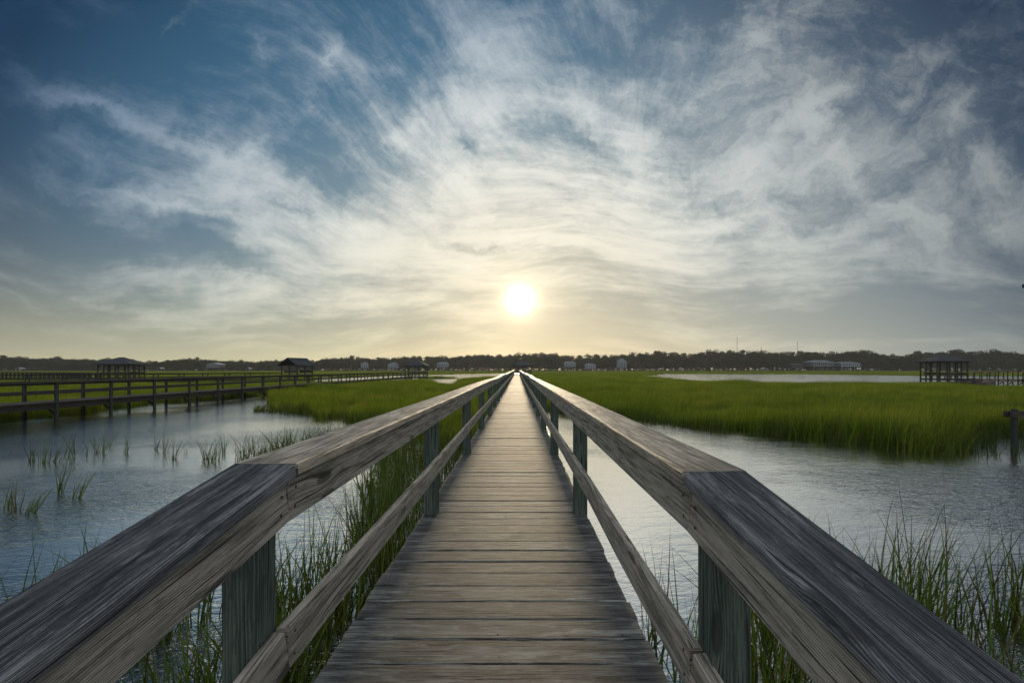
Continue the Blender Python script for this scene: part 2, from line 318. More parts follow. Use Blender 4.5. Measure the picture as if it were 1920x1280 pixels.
# ---------------------------------------------------------------- object helpers
def tag(o, label=None, cat=None, group=None, kind=None):
    if label: o['label'] = label
    if cat: o['category'] = cat
    if group: o['group'] = group
    if kind: o['kind'] = kind
    return o
def empty(name, loc=(0, 0, 0), rz=0, label=None, cat=None, group=None):
    o = bpy.data.objects.new(name, None); COL.objects.link(o); o.location = loc; o.rotation_euler = (0, 0, rz); o.empty_display_size = 0.2
    return tag(o, label, cat, group)
class MB:
    """mesh collector with UVs in metres: u along the grain, v around it"""
    def __init__(s): s.v = []; s.f = []; s.uv = []; s.mi = []
    def face(s, idx, uvs, mi=0): s.f.append(tuple(idx)); s.uv.extend(uvs); s.mi.append(mi)
    def sweep(s, pts, w, h, ch=0.004, up=(0, 0, 1), mi=0, roll=0.0):
        """rectangular board w wide (sideways) and h high swept along pts"""
        pts = [Vector(p) for p in pts]; up = Vector(up); n0 = len(s.v)
        c = min(ch, w*0.3, h*0.3)
        prof = [(-w/2+c, -h/2), (w/2-c, -h/2), (w/2, -h/2+c), (w/2, h/2-c), (w/2-c, h/2), (-w/2+c, h/2), (-w/2, h/2-c), (-w/2, -h/2+c)] if c > 0 else [(-w/2, -h/2), (w/2, -h/2), (w/2, h/2), (-w/2, h/2)]
        if roll: prof = [(a*math.cos(roll)-b*math.sin(roll), a*math.sin(roll)+b*math.cos(roll)) for a, b in prof]
        k = len(prof); u = random.uniform(0, 50); vo = random.uniform(0, 50); us = []
        per = [0]
        for i in range(k):
            a, b = prof[i], prof[(i+1) % k]; per.append(per[-1]+math.hypot(a[0]-b[0], a[1]-b[1]))
        for i, p in enumerate(pts):
            d1 = (pts[i]-pts[i-1]).normalized() if i else None; d2 = (pts[i+1]-pts[i]).normalized() if i < len(pts)-1 else None
            d = ((d1 or d2)+(d2 or d1)).normalized()
            side = d.cross(up).normalized(); uu = side.cross(d).normalized()
            sc = 1/max(0.5, d.dot(d2 or d1))
            for a, b in prof: s.v.append(p+side*a*sc+uu*b)
            if i: u += (pts[i]-pts[i-1]).length
            us.append(u)
        for i in range(len(pts)-1):
            for j in range(k):
                a = n0+i*k+j; b = n0+i*k+(j+1) % k
                s.face((a, b, b+k, a+k), ((us[i], vo+per[j]), (us[i], vo+per[j+1]), (us[i+1], vo+per[j+1]), (us[i+1], vo+per[j])), mi)
        s.face([n0+j for j in range(k-1, -1, -1)], [(vo+prof[j][0]*.1, u+prof[j][1]) for j in range(k-1, -1, -1)], mi)
        m0 = n0+(len(pts)-1)*k
        s.face([m0+j for j in range(k)], [(vo+prof[j][0]*.1, u+prof[j][1]) for j in range(k)], mi)
        return s
    def quad(s, a, b, c, d, mi=0):
        n = len(s.v); s.v += [Vector(p) for p in (a, b, c, d)]
        A, B, D = s.v[n], s.v[n+1], s.v[n+3]; lu = (B-A).length; lv = (D-A).length
        s.face((n, n+1, n+2, n+3), ((0, 0), (lu, 0), (lu, lv), (0, lv)), mi); return s
    def box(s, x0, x1, y0, y1, z0, z1, ch=0.0, mi=0):
        dx_, dy_, dz_ = x1-x0, y1-y0, z1-z0; cx, cy, cz = (x0+x1)/2, (y0+y1)/2, (z0+z1)/2
        if dz_ >= dx_ and dz_ >= dy_: return s.sweep([(cx, cy, z0), (cx, cy, z1)], dx_, dy_, ch, (0, -1, 0), mi)
        if dy_ >= dx_: return s.sweep([(cx, y0, cz), (cx, y1, cz)], dx_, dz_, ch, (0, 0, 1), mi)
        return s.sweep([(x0, cy, cz), (x1, cy, cz)], dy_, dz_, ch, (0, 0, 1), mi)
    def mesh(s, name, mats):
        me = bpy.data.meshes.new(name); me.from_pydata([tuple(v) for v in s.v], [], s.f)
        ul = me.uv_layers.new(name='UVMap'); flat = [c for p in s.uv for c in p]; ul.data.foreach_set('uv', flat)
        for m_ in (mats if isinstance(mats, (list, tuple)) else [mats]): me.materials.append(m_)
        me.polygons.foreach_set('material_index', s.mi); me.update(); return me
    def build(s, name, mats, parent=None, loc=None):
        o = bpy.data.objects.new(name, s.mesh(name, mats)); COL.objects.link(o)
        if parent: o.parent = parent
        if loc: o.location = loc
        return o
# ---------------------------------------------------------------- the main boardwalk
random.seed(11)
SP = 2.97; Y0 = 1.31; NP = 42
XL, XR = -0.883, 0.645
ENDY = Y0+SP*(NP-1)+1.2
walk = empty('boardwalk', (0, Y0, 0), 0, 'long weathered grey boardwalk with railings running straight down the middle to the horizon', 'boardwalk')
def W2(p): return (p[0], p[1]-Y0, p[2])         # world to the boardwalk's own frame
def jit(k, y): # gentle sag and wander of the old rails
    a_ = 0.006+0.022*min(1, max(0, (y-6)/25))
    return (mnoise.noise(Vector((k*3.1, y*0.19, 0)))*2*a_, mnoise.noise(Vector((k*5.7+9, y*0.21, 4)))*2.4*a_)
def ramp(y, s0, j=Y0+0.04): return (j-y)*s0 if y < j else 0.0
# planks
mb = MB(); y = Y0+0.05; rnd = random.Random(3)
while y < ENDY:
    wd = 0.178+rnd.uniform(-.008, .006); g_ = rnd.choice([0.004, 0.006, 0.009, 0.012])
    dz_ = rnd.uniform(-.004, .003)
    mb.sweep([W2((XL+rnd.uniform(-.010, .008), y+wd/2+rnd.uniform(-.002, .002), DECK-0.019+dz_+rnd.uniform(-.002, .002))), W2((XR+rnd.uniform(-.008, .010), y+wd/2+rnd.uniform(-.002, .002), DECK-0.019+dz_))], wd, 0.038, 0.006)
    y += wd+g_
y = Y0
while y > -3.2:   # the sloping first stretch under the camera
    wd = 0.178; zz = DECK-0.019-(Y0-y+wd/2)*0.235
    mb.sweep([W2((XL, y-wd/2, zz)), W2((XR, y-wd/2, zz))], wd, 0.038, 0.006, up=(0, -0.23, 0.97)); y -= wd+0.007
mb.build('deck', M['deck'], walk)
ys = [Y0+SP*i for i in range(-2, NP)]
for side in (-1, 1):
    px0 = -0.8075 if side < 0 else 0.594; fx = -0.7275 if side < 0 else 0.513; capx = -0.779 if side < 0 else 0.567
    flare = 0.10 if side < 0 else 0.142; slope = 0.225 if side < 0 else 0.262
    JY = 1.40 if side < 0 else 1.30
    def pt(x, y, z, k):
        r_ = ramp(y, 1.0, JY); jx, jz = jit(k*side, y) if y > Y0+1 else (0, 0)
        return W2((x+side*r_*flare+jx, y, DECK+z-r_*slope+jz))
    for i, yy in enumerate(ys):
        r_ = ramp(yy, 1.0, JY); jx = jit(side, yy)[0] if yy > Y0+1 else 0; zt = pt(0, yy, 1.06-0.045, 1)[2]
        x_ = px0+side*r_*flare+jx*0.8
        tw = 0.0 if i < 4 else random.uniform(-.05, .05)
        pw = 0.106 if i < 3 else 0.121; x_ -= side*(0.121-pw)/2; yp = yy+(0 if i != 2 else (0.06 if side < 0 else -0.02))
        MB().sweep([W2((x_+random.uniform(-.01, .01)*(i > 3), yp, -0.9)), W2((x_, yp, DECK-0.02)), (x_, yp-Y0, zt+0.001)], pw, pw, 0.005, up=(math.sin(tw), -math.cos(tw), 0)).build('post', M['post'], walk)
    # boards run over two bays; the first joint sits on the post nearest the camera
    js = [-3.2, JY]+[Y0+SP*i for i in range(2 if side < 0 else 1, NP, 2)]
    if js[-1] < ENDY-0.5: js.append(ENDY)
    for n_, (a_, b_) in enumerate(zip(js[:-1], js[1:])):
        pts_y = [a_+0.002]+[y_ for y_ in (a_+(b_-a_)*t_/6 for t_ in range(1, 6))]+[b_-0.002]
        o1 = random.uniform(-.004, .004) if n_ > 1 else 0
        MB().sweep([pt(capx+o1, y_, 1.06-0.0225, 1) for y_ in pts_y], 0.203 if side < 0 else 0.190, 0.045, 0.008).build('cap_rail', M['capdark'] if n_ == 0 else M['cap'], walk)
    js2 = [-3.2, JY]+[Y0+SP*i for i in range(1 if side < 0 else 2, NP, 2)]
    if js2[-1] < ENDY-0.5: js2.append(ENDY)
    for n_, (a_, b_) in enumerate(zip(js2[:-1], js2[1:])):
        pts_y = [a_+0.002]+[y_ for y_ in (a_+(b_-a_)*t_/6 for t_ in range(1, 6))]+[b_-0.002]
        MB().sweep([pt(fx, y_, 1.012-0.068, 1) for y_ in pts_y], 0.038, 0.134, 0.003).build('fascia_rail', M['rail'], walk)
        MB().sweep([pt(fx, y_, 0.55-0.066, 2) for y_ in pts_y], 0.038, 0.134, 0.003).build('middle_rail', M['rail'], walk)
    MB().sweep([W2((XR-0.09 if side > 0 else XL+0.09, y_, DECK-0.135-ramp(y_, .235))) for y_ in (-3.2, Y0+0.06, ENDY)], 0.04, 0.19, 0.0).build('stringer', M['old'], walk)
for yy in ys[2::2]:
    MB().sweep([W2((XL-0.12, yy+0.10, DECK-0.30)), W2((XR+0.12, yy+0.10, DECK-0.30))], 0.04, 0.14, 0.0).build('cross_beam', M['old'], walk)
def disc(parent, c, n, r=0.006):
    n = Vector(n).normalized(); a = n.orthogonal().normalized(); b = n.cross(a); mbb = MB(); k = 8
    base = [Vector(c)+(a*math.cos(t)+b*math.sin(t))*r for t in (i*2*math.pi/k for i in range(k))]
    top = [p*1.0+n*0.0022-(p-Vector(c))*0.25 for p in base]
    mbb.v = base+top
    for i in range(k): mbb.face((i, (i+1) % k, k+(i+1) % k, k+i), [(0, 0)]*4)
    mbb.face(tuple(range(k, 2*k)), [(0, 0)]*k)
    return mbb.build('screw', M['steel'], parent)
for s_, fx in ((1, -0.7085), (-1, 0.494)):
    JY = 1.40 if s_ > 0 else 1.30
    for yy, zz in ((JY-.04, .91), (JY-.036, .965), (JY+.045, .915), (JY+.05, .975), (JY+.04, .45), (JY+.045, .52), (Y0+SP-.02, .92), (Y0+SP+.03, .97)):
        disc(walk, W2((fx, yy, DECK+zz)), (s_, 0, 0), 0.0055)
rnd = random.Random(8); y = 1.95
for i in range(24):
    for xx in (-0.09, -0.78, 0.55):
        if rnd.random() < .9: disc(walk, W2((xx+rnd.uniform(-.02, .02), y+rnd.uniform(-.03, .03), DECK-0.002)), (0, 0, 1), 0.0075)
    y += 0.186

# ---------------------------------------------------------------- the other piers
def pier(p0, p1, width, deckz, spacing, label, sides=(-1, 1), railh=0.93, post=0.115, z1=None, braces=True, midrail=True, dense=0, name='pier'):
    p0 = Vector(p0); p1 = Vector(p1); L = (p1-p0).length; ang = math.atan2(p1.y-p0.y, p1.x-p0.x)
    e = empty(name, (p0.x, p0.y, 0), ang, label, 'pier'); z1 = deckz if z1 is None else z1
    zt = lambda t: deckz+(z1-deckz)*t/L
    mbb = MB(); t = 0; rr = random.Random(int(p0.x*7))
    pitch = 0.15 if L < 40 or width > 1.4 else 0.2
    while t < L:
        z_ = zt(t); mbb.sweep([(t, -width/2, z_-0.02+rr.uniform(-.004, .004)), (t, width/2, z_-0.02)], pitch-.012, 0.04, 0.0); t += pitch
    mbb.build('deck', M['old'], e)
    n = int(L/spacing)
    for sd in (-1, 1):
        yy = sd*(width/2-0.06)
        MB().sweep([(0, sd*(width/2-0.135), deckz-0.18), (L, sd*(width/2-0.135), z1-0.18)], 0.05, 0.27, 0.0).build('stringer', M['old'], e)
        for i in range(n+1):
            t = i*spacing; z_ = zt(t); top = railh-0.02 if sd in sides else -0.25
            MB().sweep([(t+rr.uniform(-.04, .04), yy, -0.9), (t, yy, z_+top)], post, post, 0.0, up=(0, 1, 0)).build('post', M['oldpost'], e)
            if braces and i % 1 == 0 and sd < 0:
                MB().sweep([(t+0.02, yy+0.05, z_-0.62), (t+0.03, yy+0.55, z_-0.2)], 0.05, 0.10, 0.0).build('brace', M['old'], e)
        if sd in sides:
            pts = [(t_*L/12, yy+rr.uniform(-.012, .012), zt(t_*L/12)+railh+rr.uniform(-.015, .015)) for t_ in range(13)]
            MB().sweep(pts, 0.15, 0.04, 0.0).build('cap_rail', M['old'], e)
            MB().sweep([(a, b-sd*0.08, c-0.085) for a, b, c in pts], 0.04, 0.10, 0.0).build('fascia_rail', M['old'], e)
            if midrail: MB().sweep([(a, b-sd*0.08, c-0.50) for a, b, c in pts], 0.04, 0.10, 0.0).build('middle_rail', M['old'], e)
    return e
def gazebo(cx, cy, rz, w, d, floor, eave, apex, label, kind='hip', posts=3, bench=(1, 1), cross=True, matroof='roof', ridge=0.12):
    e = empty('gazebo', (cx, cy, 0), rz, label, 'gazebo')
    w2, d2 = w/2-0.45, d/2-0.45
    mbb = MB(); t = -w2
    while t < w2: mbb.sweep([(t, -d2-.1, floor-0.02), (t, d2+.1, floor-0.02)], 0.19, 0.04, 0.0); t += 0.2
    mbb.build('deck', M['old'], e)
    for sy in (-1, 1): MB().box(-w2, w2, sy*d2-.03, sy*d2+.03, floor-.24, floor-.045).build('joist', M['old'], e)
    seen = set()
    for i in range(posts):
        for j in range(posts):
            if 0 < i < posts-1 and 0 < j < posts-1: continue
            x_ = -w2+2*w2*i/(posts-1); y_ = -d2+2*d2*j/(posts-1)
            MB().box(x_-.075, x_+.075, y_-.075, y_+.075, -0.9, eave).build('post', M['oldpost'], e)
            for a, b in ((1, 0), (-1, 0)):
                if abs(x_+a*.6) < w2 and abs(y_) > d2-.01:
                    MB().sweep([(x_+a*.06, y_, eave-.62), (x_+a*.55, y_, eave-.08)], .06, .09, 0.0).build('brace', M['old'], e)
    for sy in (-1, 1): MB().box(-w2-.1, w2+.1, sy*d2-.05, sy*d2+.05, eave-.18, eave-.005).build('beam', M['old'], e)
    for sx in (-1, 1): MB().box(sx*w2-.05, sx*w2+.05, -d2+.052, d2-.052, eave-.182, eave-.007).build('beam', M['old'], e)
    r = MB(); W_, D_ = w/2, d/2; t_ = 0.12
    if kind == 'hip':
        rl = ridge*w
        cs = [(-W_, -D_, eave), (W_, -D_, eave), (W_, D_, eave), (-W_, D_, eave)]; A = (-rl/2, 0, apex); B = (rl/2, 0, apex)
        r.quad(cs[0], cs[1], B, A); r.quad(cs[2], cs[3], A, B)
        for (p, q_, ap) in ((cs[1], cs[2], B), (cs[3], cs[0], A)):
            n = len(r.v); r.v += [Vector(p), Vector(q_), Vector(ap)]; r.face((n, n+1, n+2), ((0, 0), (D_*2, 0), (D_, 3)))
        r.quad(*[(x, y, z-t_) for x, y, z in cs[::-1]])
        for i in range(4):
            p, q_ = cs[i], cs[(i+1) % 4]; r.quad((p[0], p[1], p[2]-t_), (q_[0], q_[1], q_[2]-t_), q_, p)
    else:      # ridge along y
        for sx in (-1, 1):
            a, b, c, dd = (sx*W_, -D_, eave), (sx*W_, D_, eave), (0, D_, apex), (0, -D_, apex)
            o_ = lambda p: (p[0], p[1], p[2]-t_)
            r.quad(a, b, c, dd); r.quad(o_(dd), o_(c), o_(b), o_(a)); r.quad(o_(a), o_(b), b, a)
            r.quad(o_(a), a, dd, o_(dd)); r.quad(o_(b), o_(c), c, b)
    r.build('roof', M[matroof], e)
    for sx, f_ in ((-1, bench[0]), (1, bench[1])):
        if not f_: continue
    if bench[0]:
        for k_, yb in enumerate((-d2+.02, d2-.02)):
            if bench[0] == 1 or k_ == 0:
                bb = MB(); bb.box(-w2+.5, w2-.1, yb-.02, yb+.02, floor+.55, floor+.95); s_ = 1 if yb < 0 else -1
                bb.box(-w2+.5, w2-.1, min(yb+s_*.03, yb+s_*.45), max(yb+s_*.03, yb+s_*.45), floor+.40, floor+.45)
                for q_ in range(5):
                    xq = -w2+.55+(2*w2-.75)*q_/4; bb.box(xq, xq+.06, min(yb+s_*.34, yb+s_*.40), max(yb+s_*.34, yb+s_*.40), floor, floor+.39)
                bb.build('bench', M['old'], e)
    if cross:
        for i in range(posts-1):
            xa = -w2+2*w2*i/(posts-1); xb = -w2+2*w2*(i+1)/(posts-1)
            MB().sweep([(xa, -d2-.09, .15), (xb, -d2-.09, floor-.3)], .05, .12, 0.0).build('brace', M['old'], e)
            MB().sweep([(xb, -d2-.15, .15), (xa, -d2-.15, floor-.3)], .05, .12, 0.0).build('brace', M['old'], e)
    return e
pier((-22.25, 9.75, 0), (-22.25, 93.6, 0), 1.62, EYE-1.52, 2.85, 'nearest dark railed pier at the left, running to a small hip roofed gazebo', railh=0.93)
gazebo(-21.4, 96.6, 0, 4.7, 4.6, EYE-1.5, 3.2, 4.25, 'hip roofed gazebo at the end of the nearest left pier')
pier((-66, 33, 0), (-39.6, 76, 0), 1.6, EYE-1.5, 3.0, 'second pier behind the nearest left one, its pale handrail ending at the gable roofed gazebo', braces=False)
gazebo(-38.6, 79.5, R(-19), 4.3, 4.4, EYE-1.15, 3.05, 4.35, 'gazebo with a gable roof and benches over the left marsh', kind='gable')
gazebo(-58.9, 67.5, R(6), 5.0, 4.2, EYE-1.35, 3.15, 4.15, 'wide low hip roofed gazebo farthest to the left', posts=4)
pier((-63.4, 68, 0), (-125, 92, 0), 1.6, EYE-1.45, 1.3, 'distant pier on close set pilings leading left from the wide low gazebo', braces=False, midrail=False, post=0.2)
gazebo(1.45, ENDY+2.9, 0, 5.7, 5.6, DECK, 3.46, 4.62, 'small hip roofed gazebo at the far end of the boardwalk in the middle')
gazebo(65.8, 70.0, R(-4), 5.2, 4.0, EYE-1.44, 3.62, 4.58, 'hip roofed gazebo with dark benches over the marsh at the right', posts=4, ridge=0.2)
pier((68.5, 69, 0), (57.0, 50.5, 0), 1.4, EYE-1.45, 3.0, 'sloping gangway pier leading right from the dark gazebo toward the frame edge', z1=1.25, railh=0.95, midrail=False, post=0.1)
gazebo(20.5, 12.0, 0, 7.6, 6.0, 1.6, 5.16, 6.5, 'gazebo whose roof corner alone reaches in at the right edge of the sky', cross=False)
# low dock at the right edge
e = empty('low_dock', (14.25, 13.0, 0), 0, 'low wooden mooring rail on a square post standing in water at the right edge', 'dock')
MB().box(-.055, .055, -.055, .055, -.9, 1.22, .006).build('post', M['oldpost'], e)
MB().box(3.9, 4.08, -.09, .09, -.9, 1.25, .006).build('post', M['oldpost'], e)
MB().sweep([(-.19, -.09, 1.07), (4.4, -.09, 1.07)], .05, .17, .004).build('beam', M['old'], e)
MB().sweep([(-.19, .09, 1.07), (4.4, .09, 1.07)], .05, .17, .004).build('beam', M['old'], e)
# moored boat
e = empty('motor_boat', (56.0, 55.5, 0), R(12), 'small dark red motor boat moored below the sloping gangway at the right', 'boat')
hb = MB(); secs = [(-2.6, .85, .75), (-1.2, .98, .72), (.4, .98, .76), (1.8, .72, .86), (2.7, .32, .98), (3.1, .03, 1.05)]
for x_, w_, z_ in secs: hb.v += [Vector((x_, -w_, z_)), Vector((x_, -w_*.72, .12)), Vector((x_, 0, -.12)), Vector((x_, w_*.72, .12)), Vector((x_, w_, z_)), Vector((x_, w_*.8, z_-.02)), Vector((x_, -w_*.8, z_-.02))]
for i in range(5):
    for j in range(7):
        a = i*7+j; b = i*7+(j+1) % 7; hb.face((a, b, b+7, a+7), [(0, 0)]*4)
hb.face(tuple(range(7)), [(0, 0)]*7)
hb.build('hull', M['boat'], e)
cb = MB(); cb.box(-.5, .5, -.4, .4, .5, 1.25, .05); cb.build('console', M['boatwhite'], e)
MB().box(-2.9, -2.55, -.2, .2, .3, 1.3, .06).build('outboard_motor', M['glass'], e)
MB().box(-1.7, -1.2, -.45, .45, .5, .95, .05).build('seat', M['boatwhite'], e)
# ---------------------------------------------------------------- water, mud and land
def sheet(name, pts, z, material):
    me = bpy.data.meshes.new(name); me.from_pydata([(x, y, z) for x, y in pts], [], [tuple(range(len(pts)))]); me.materials.append(material)
    o = bpy.data.objects.new(name, me); COL.objects.link(o); o['kind'] = 'structure'; return o
sheet('water', [(-1900, -400), (1900, -400), (1900, 1200), (-1900, 1200)], 0.0, M['water'])
POND = [(-23.3, -20), (-23.3, 25), (-25.5, 31), (-21, 39), (-17.5, 33), (-14.2, 25.8), (-12, 24.6), (-9.9, 22.8), (-7.4, 21), (-5.2, 18.4), (-3.8, 15.6), (-2.2, 13.6), (-0.9, 14.2), (-.6, 17), (.9, 26), (2.2, 25.6), (5.2, 22.5), (7.2, 18.3), (9.1, 16.2), (10.5, 14.4), (11.3, 13.0), (12.4, 12.9), (13.6, 14.6), (16.5, 16.3), (22, 17), (32, 16), (46, 13), (46, -20)]
RIVR = [(34.5, 128), (29.5, 84), (31, 70), (38.6, 60), (52, 60), (50, 51), (60, 47), (84, 44), (240, 60), (260, 150), (150, 155), (136, 215), (82, 228), (75, 258), (60, 205)]
RIVL = [(2.5, 131), (-11, 101), (-17, 87), (-23, 66), (-33, 63), (-44, 96), (-56, 128), (-51, 145), (-40, 188), (-26, 234), (0, 258), (9, 250), (7, 131)]
ISLE = [(-26, 119), (-26, 112), (-15.2, 112), (-14.6, 118)]
PND2 = [(-22.5, 111), (-12.4, 63), (-9.7, 56), (-7.2, 62), (-13.5, 111)]
CHNL = [(-170, 104), (-57, 96), (-49, 86), (-54, 72), (-80, 76), (-170, 92)]
PNDR = [(46, 41), (52, 40), (70, 42), (66, 46), (50, 45)]
def inside(poly, x, y):
    c = False; j = len(poly)-1
    for i in range(len(poly)):
        xi, yi = poly[i]; xj, yj = poly[j]
        if (yi > y) != (yj > y) and x < (xj-xi)*(y-yi)/(yj-yi)+xi: c = not c
        j = i
    return c
POLYS = [(p, min(a for a, b in p), max(a for a, b in p), min(b for a, b in p), max(b for a, b in p)) for p in (POND, RIVR, RIVL, PND2, CHNL, PNDR)]
def wet(x, y):
    for p, a, b, c, d in POLYS:
        if a <= x <= b and c <= y <= d and inside(p, x, y):
            if p is RIVL and inside(ISLE, x, y): continue
            return True
    return False
def edge_noise(x, y):
    s = 0.35+min(3, y*0.012)
    v = mnoise.noise_vector(Vector((x*.45/s, y*.45/s, 1)))
    w_ = mnoise.noise_vector(Vector((x*2.1, y*2.1, 5)))
    return x+v.x*s*1.2+w_.x*.5, y+v.y*s*1.8+w_.y*.7
# mud sheet, a polar grid with the waters left out
vs = []; fs = []; ring = []
ys_ = []; r = 9.0
while r < 470: ys_.append(r); r *= 1.02
ys_.append(470)
NA = 240
for r in ys_:
    for i in range(NA+1): vs.append((r*(-1.75+3.5*i/NA), r, 0.03))
for j in range(len(ys_)-1):
    for i in range(NA):
        r = (ys_[j]+ys_[j+1])/2; x = r*(-1.75+3.5*(i+.5)/NA); m_ = 0.9+r*.004
        if any(wet(x+a, r+b) for a, b in ((0, 0), (m_, 0), (-m_, 0), (0, m_), (0, -m_))): continue
        a = j*(NA+1)+i; fs.append((a, a+1, a+NA+2, a+NA+1))
me = bpy.data.meshes.new('marsh_ground'); me.from_pydata(vs, [], fs); me.materials.append(M['mud'])
o = bpy.data.objects.new('marsh_ground', me); COL.objects.link(o); o['kind'] = 'structure'
sheet('wooded_land', [(-1890, 470), (1890, 470), (1890, 1190), (-1890, 1190)], 0.35, M['soil'])
# ---------------------------------------------------------------- scattering
def scatter(name, pts, meshes, label=None, kind='stuff'):
    """one object whose points carry grass or foliage; pts = (x, y, z, rot, sxy, sz, which)"""
    cl = bpy.data.collections.new(name+'_sources')
    for i, me in enumerate(meshes):
        ob = bpy.data.objects.new('%s_source_%02d' % (name, i), me); cl.objects.link(ob)
    me = bpy.data.meshes.new(name); n = len(pts); me.vertices.add(n)
    me.vertices.foreach_set('co', [c for p in pts for c in p[:3]])
    a = me.attributes.new('rot', 'FLOAT_VECTOR', 'POINT'); a.data.foreach_set('vector', [c for p in pts for c in (0, 0, p[3])])
    a = me.attributes.new('scl', 'FLOAT_VECTOR', 'POINT'); a.data.foreach_set('vector', [c for p in pts for c in (p[4], p[4], p[5])])
    a = me.attributes.new('idx', 'INT', 'POINT'); a.data.foreach_set('value', [p[6] for p in pts])
    o = bpy.data.objects.new(name, me); COL.objects.link(o); o['kind'] = kind
    if label: o['label'] = label
    ng = bpy.data.node_groups.new(name, 'GeometryNodeTree')
    ng.interface.new_socket('Geometry', in_out='INPUT', socket_type='NodeSocketGeometry'); ng.interface.new_socket('Geometry', in_out='OUTPUT', socket_type='NodeSocketGeometry')
    N = ng.nodes; L = ng.links
    gi = N.new('NodeGroupInput'); go = N.new('NodeGroupOutput'); ip = N.new('GeometryNodeInstanceOnPoints'); ci = N.new('GeometryNodeCollectionInfo')
    ci.inputs['Collection'].default_value = cl; ci.inputs['Separate Children'].default_value = True; ci.inputs['Reset Children'].default_value = True
    def at(nm, ty):
        n_ = N.new('GeometryNodeInputNamedAttribute'); n_.data_type = ty; n_.inputs['Name'].default_value = nm; return n_.outputs['Attribute']
    L.new(gi.outputs[0], ip.inputs['Points']); L.new(ci.outputs[0], ip.inputs['Instance']); ip.inputs['Pick Instance'].default_value = True
    L.new(at('idx', 'INT'), ip.inputs['Instance Index']); L.new(at('rot', 'FLOAT_VECTOR'), ip.inputs['Rotation']); L.new(at('scl', 'FLOAT_VECTOR'), ip.inputs['Scale'])
    L.new(ip.outputs[0], go.inputs[0])
    md = o.modifiers.new('scatter', 'NODES'); md.node_group = ng
    return o
def blades(seed, n, rad, width, h0, h1, lean=0.25, seg=3, bend=0.35, wind=(0.10, 0.0), straw=0.06, mats=None, base=-0.05):
    """a tuft: n tapering curved blades rooted in a disc"""
    rr = random.Random(seed); v = []; f = []; mi = []
    for _ in range(n):
        a = rr.uniform(0, 6.283); q_ = rad*math.sqrt(rr.random()); x, y = q_*math.cos(a), q_*math.sin(a)
        h = rr.uniform(h0, h1)*(1-0.25*(q_/max(rad, .01))**2*rr.random()); fa = rr.uniform(0, 6.283)
        la = rr.gauss(0, lean*.5); lb = rr.gauss(0, lean*.5); la += wind[0]; lb += wind[1]
        bd = rr.uniform(.1, 1)*bend; bx, by = math.cos(fa)*bd, math.sin(fa)*bd; w = width*rr.uniform(.6, 1.2)
        fa2 = rr.uniform(0, 3.1416); wx, wy = math.cos(fa2)*w/2, math.sin(fa2)*w/2; n0 = len(v)
        for k in range(seg+1):
            t = k/seg; px = x+h*(la*t+bx*t*t); py = y+h*(lb*t+by*t*t); pz = base+(h-base)*t*(1-0.18*bd*t); ww = (1-t)**0.7
            if k < seg: v += [(px-wx*ww, py-wy*ww, pz), (px+wx*ww, py+wy*ww, pz)]
            else: v.append((px, py, pz))
        m_ = 1 if rr.random() < straw else 0
        for k in range(seg-1): f.append((n0+2*k, n0+2*k+1, n0+2*k+3, n0+2*k+2)); mi.append(m_)
        f.append((n0+2*seg-2, n0+2*seg-1, n0+2*seg)); mi.append(m_)
    me = bpy.data.meshes.new('grass_tuft'); me.from_pydata(v, [], f)
    for m_ in (mats or (M['grass'], M['straw'])): me.materials.append(m_)
    me.polygons.foreach_set('material_index', mi); return me
rnd = random.Random(5)
near = [blades(i, 40, .30, .027, .50, 1.02, .35, 3, .35, (.12, -.02)) for i in range(5)]
mid = [blades(20+i, 150, 1.4, .035, .60, 1.0, .35, 2, .3, (.12, 0), .03) for i in range(3)]
farp = [blades(40+i, 260, 5.0, .16, .62, .95, .5, 1, .2, (.1, 0), .02) for i in range(3)]
def height(x, y):
    return max(0.34, 0.86+0.42*mnoise.noise(Vector((x*.10, y*.16, 7)))+0.34*mnoise.noise(Vector((x*.5, y*.5, 2)))+0.30*mnoise.noise(Vector((x*1.7, y*1.7, 9))))
def field(y0, y1, sp, wmax, nmesh, keepout=None, sxy=(.85, 1.2)):
    out = []; y = y0
    while y < y1:
        s = sp(y); xm = wmax*y; x = -xm
        while x < xm:
            X_, Y_ = x+rnd.uniform(-.6, .6)*s, y+rnd.uniform(-.6, .6)*s
            x += s
            ex, ey = edge_noise(X_, Y_)
            if wet(ex, ey): continue
            if keepout and keepout(X_, Y_): continue
            h_ = height(X_, Y_)
            out.append((X_, Y_, 0.0, rnd.uniform(0, 6.283)*0+rnd.uniform(-.5, .5), rnd.uniform(*sxy), h_*rnd.uniform(.78, 1.12), rnd.randrange(nmesh)))
        y += s
    return out
def ko(x, y):
    return (XL-.25 < x < XR+.25 and y < ENDY+6) or (-23.1 < x < -21.4 and y < 99)
scatter('marsh_grass', field(9.5, 46, lambda y: .27+y*.003, 1.32, 5, ko), near, 'dense tall green marsh grass on both sides of the boardwalk')
scatter('middle_marsh_grass', field(46, 165, lambda y: .62+(y-46)*.012, 1.25, 3, ko), mid, 'green marsh grass beyond the ponds')
scatter('far_marsh_grass', field(163, 466, lambda y: 3.2+(y-165)*.012, 1.2, 3, lambda x, y: False), farp, 'distant bright green marsh below the tree line')
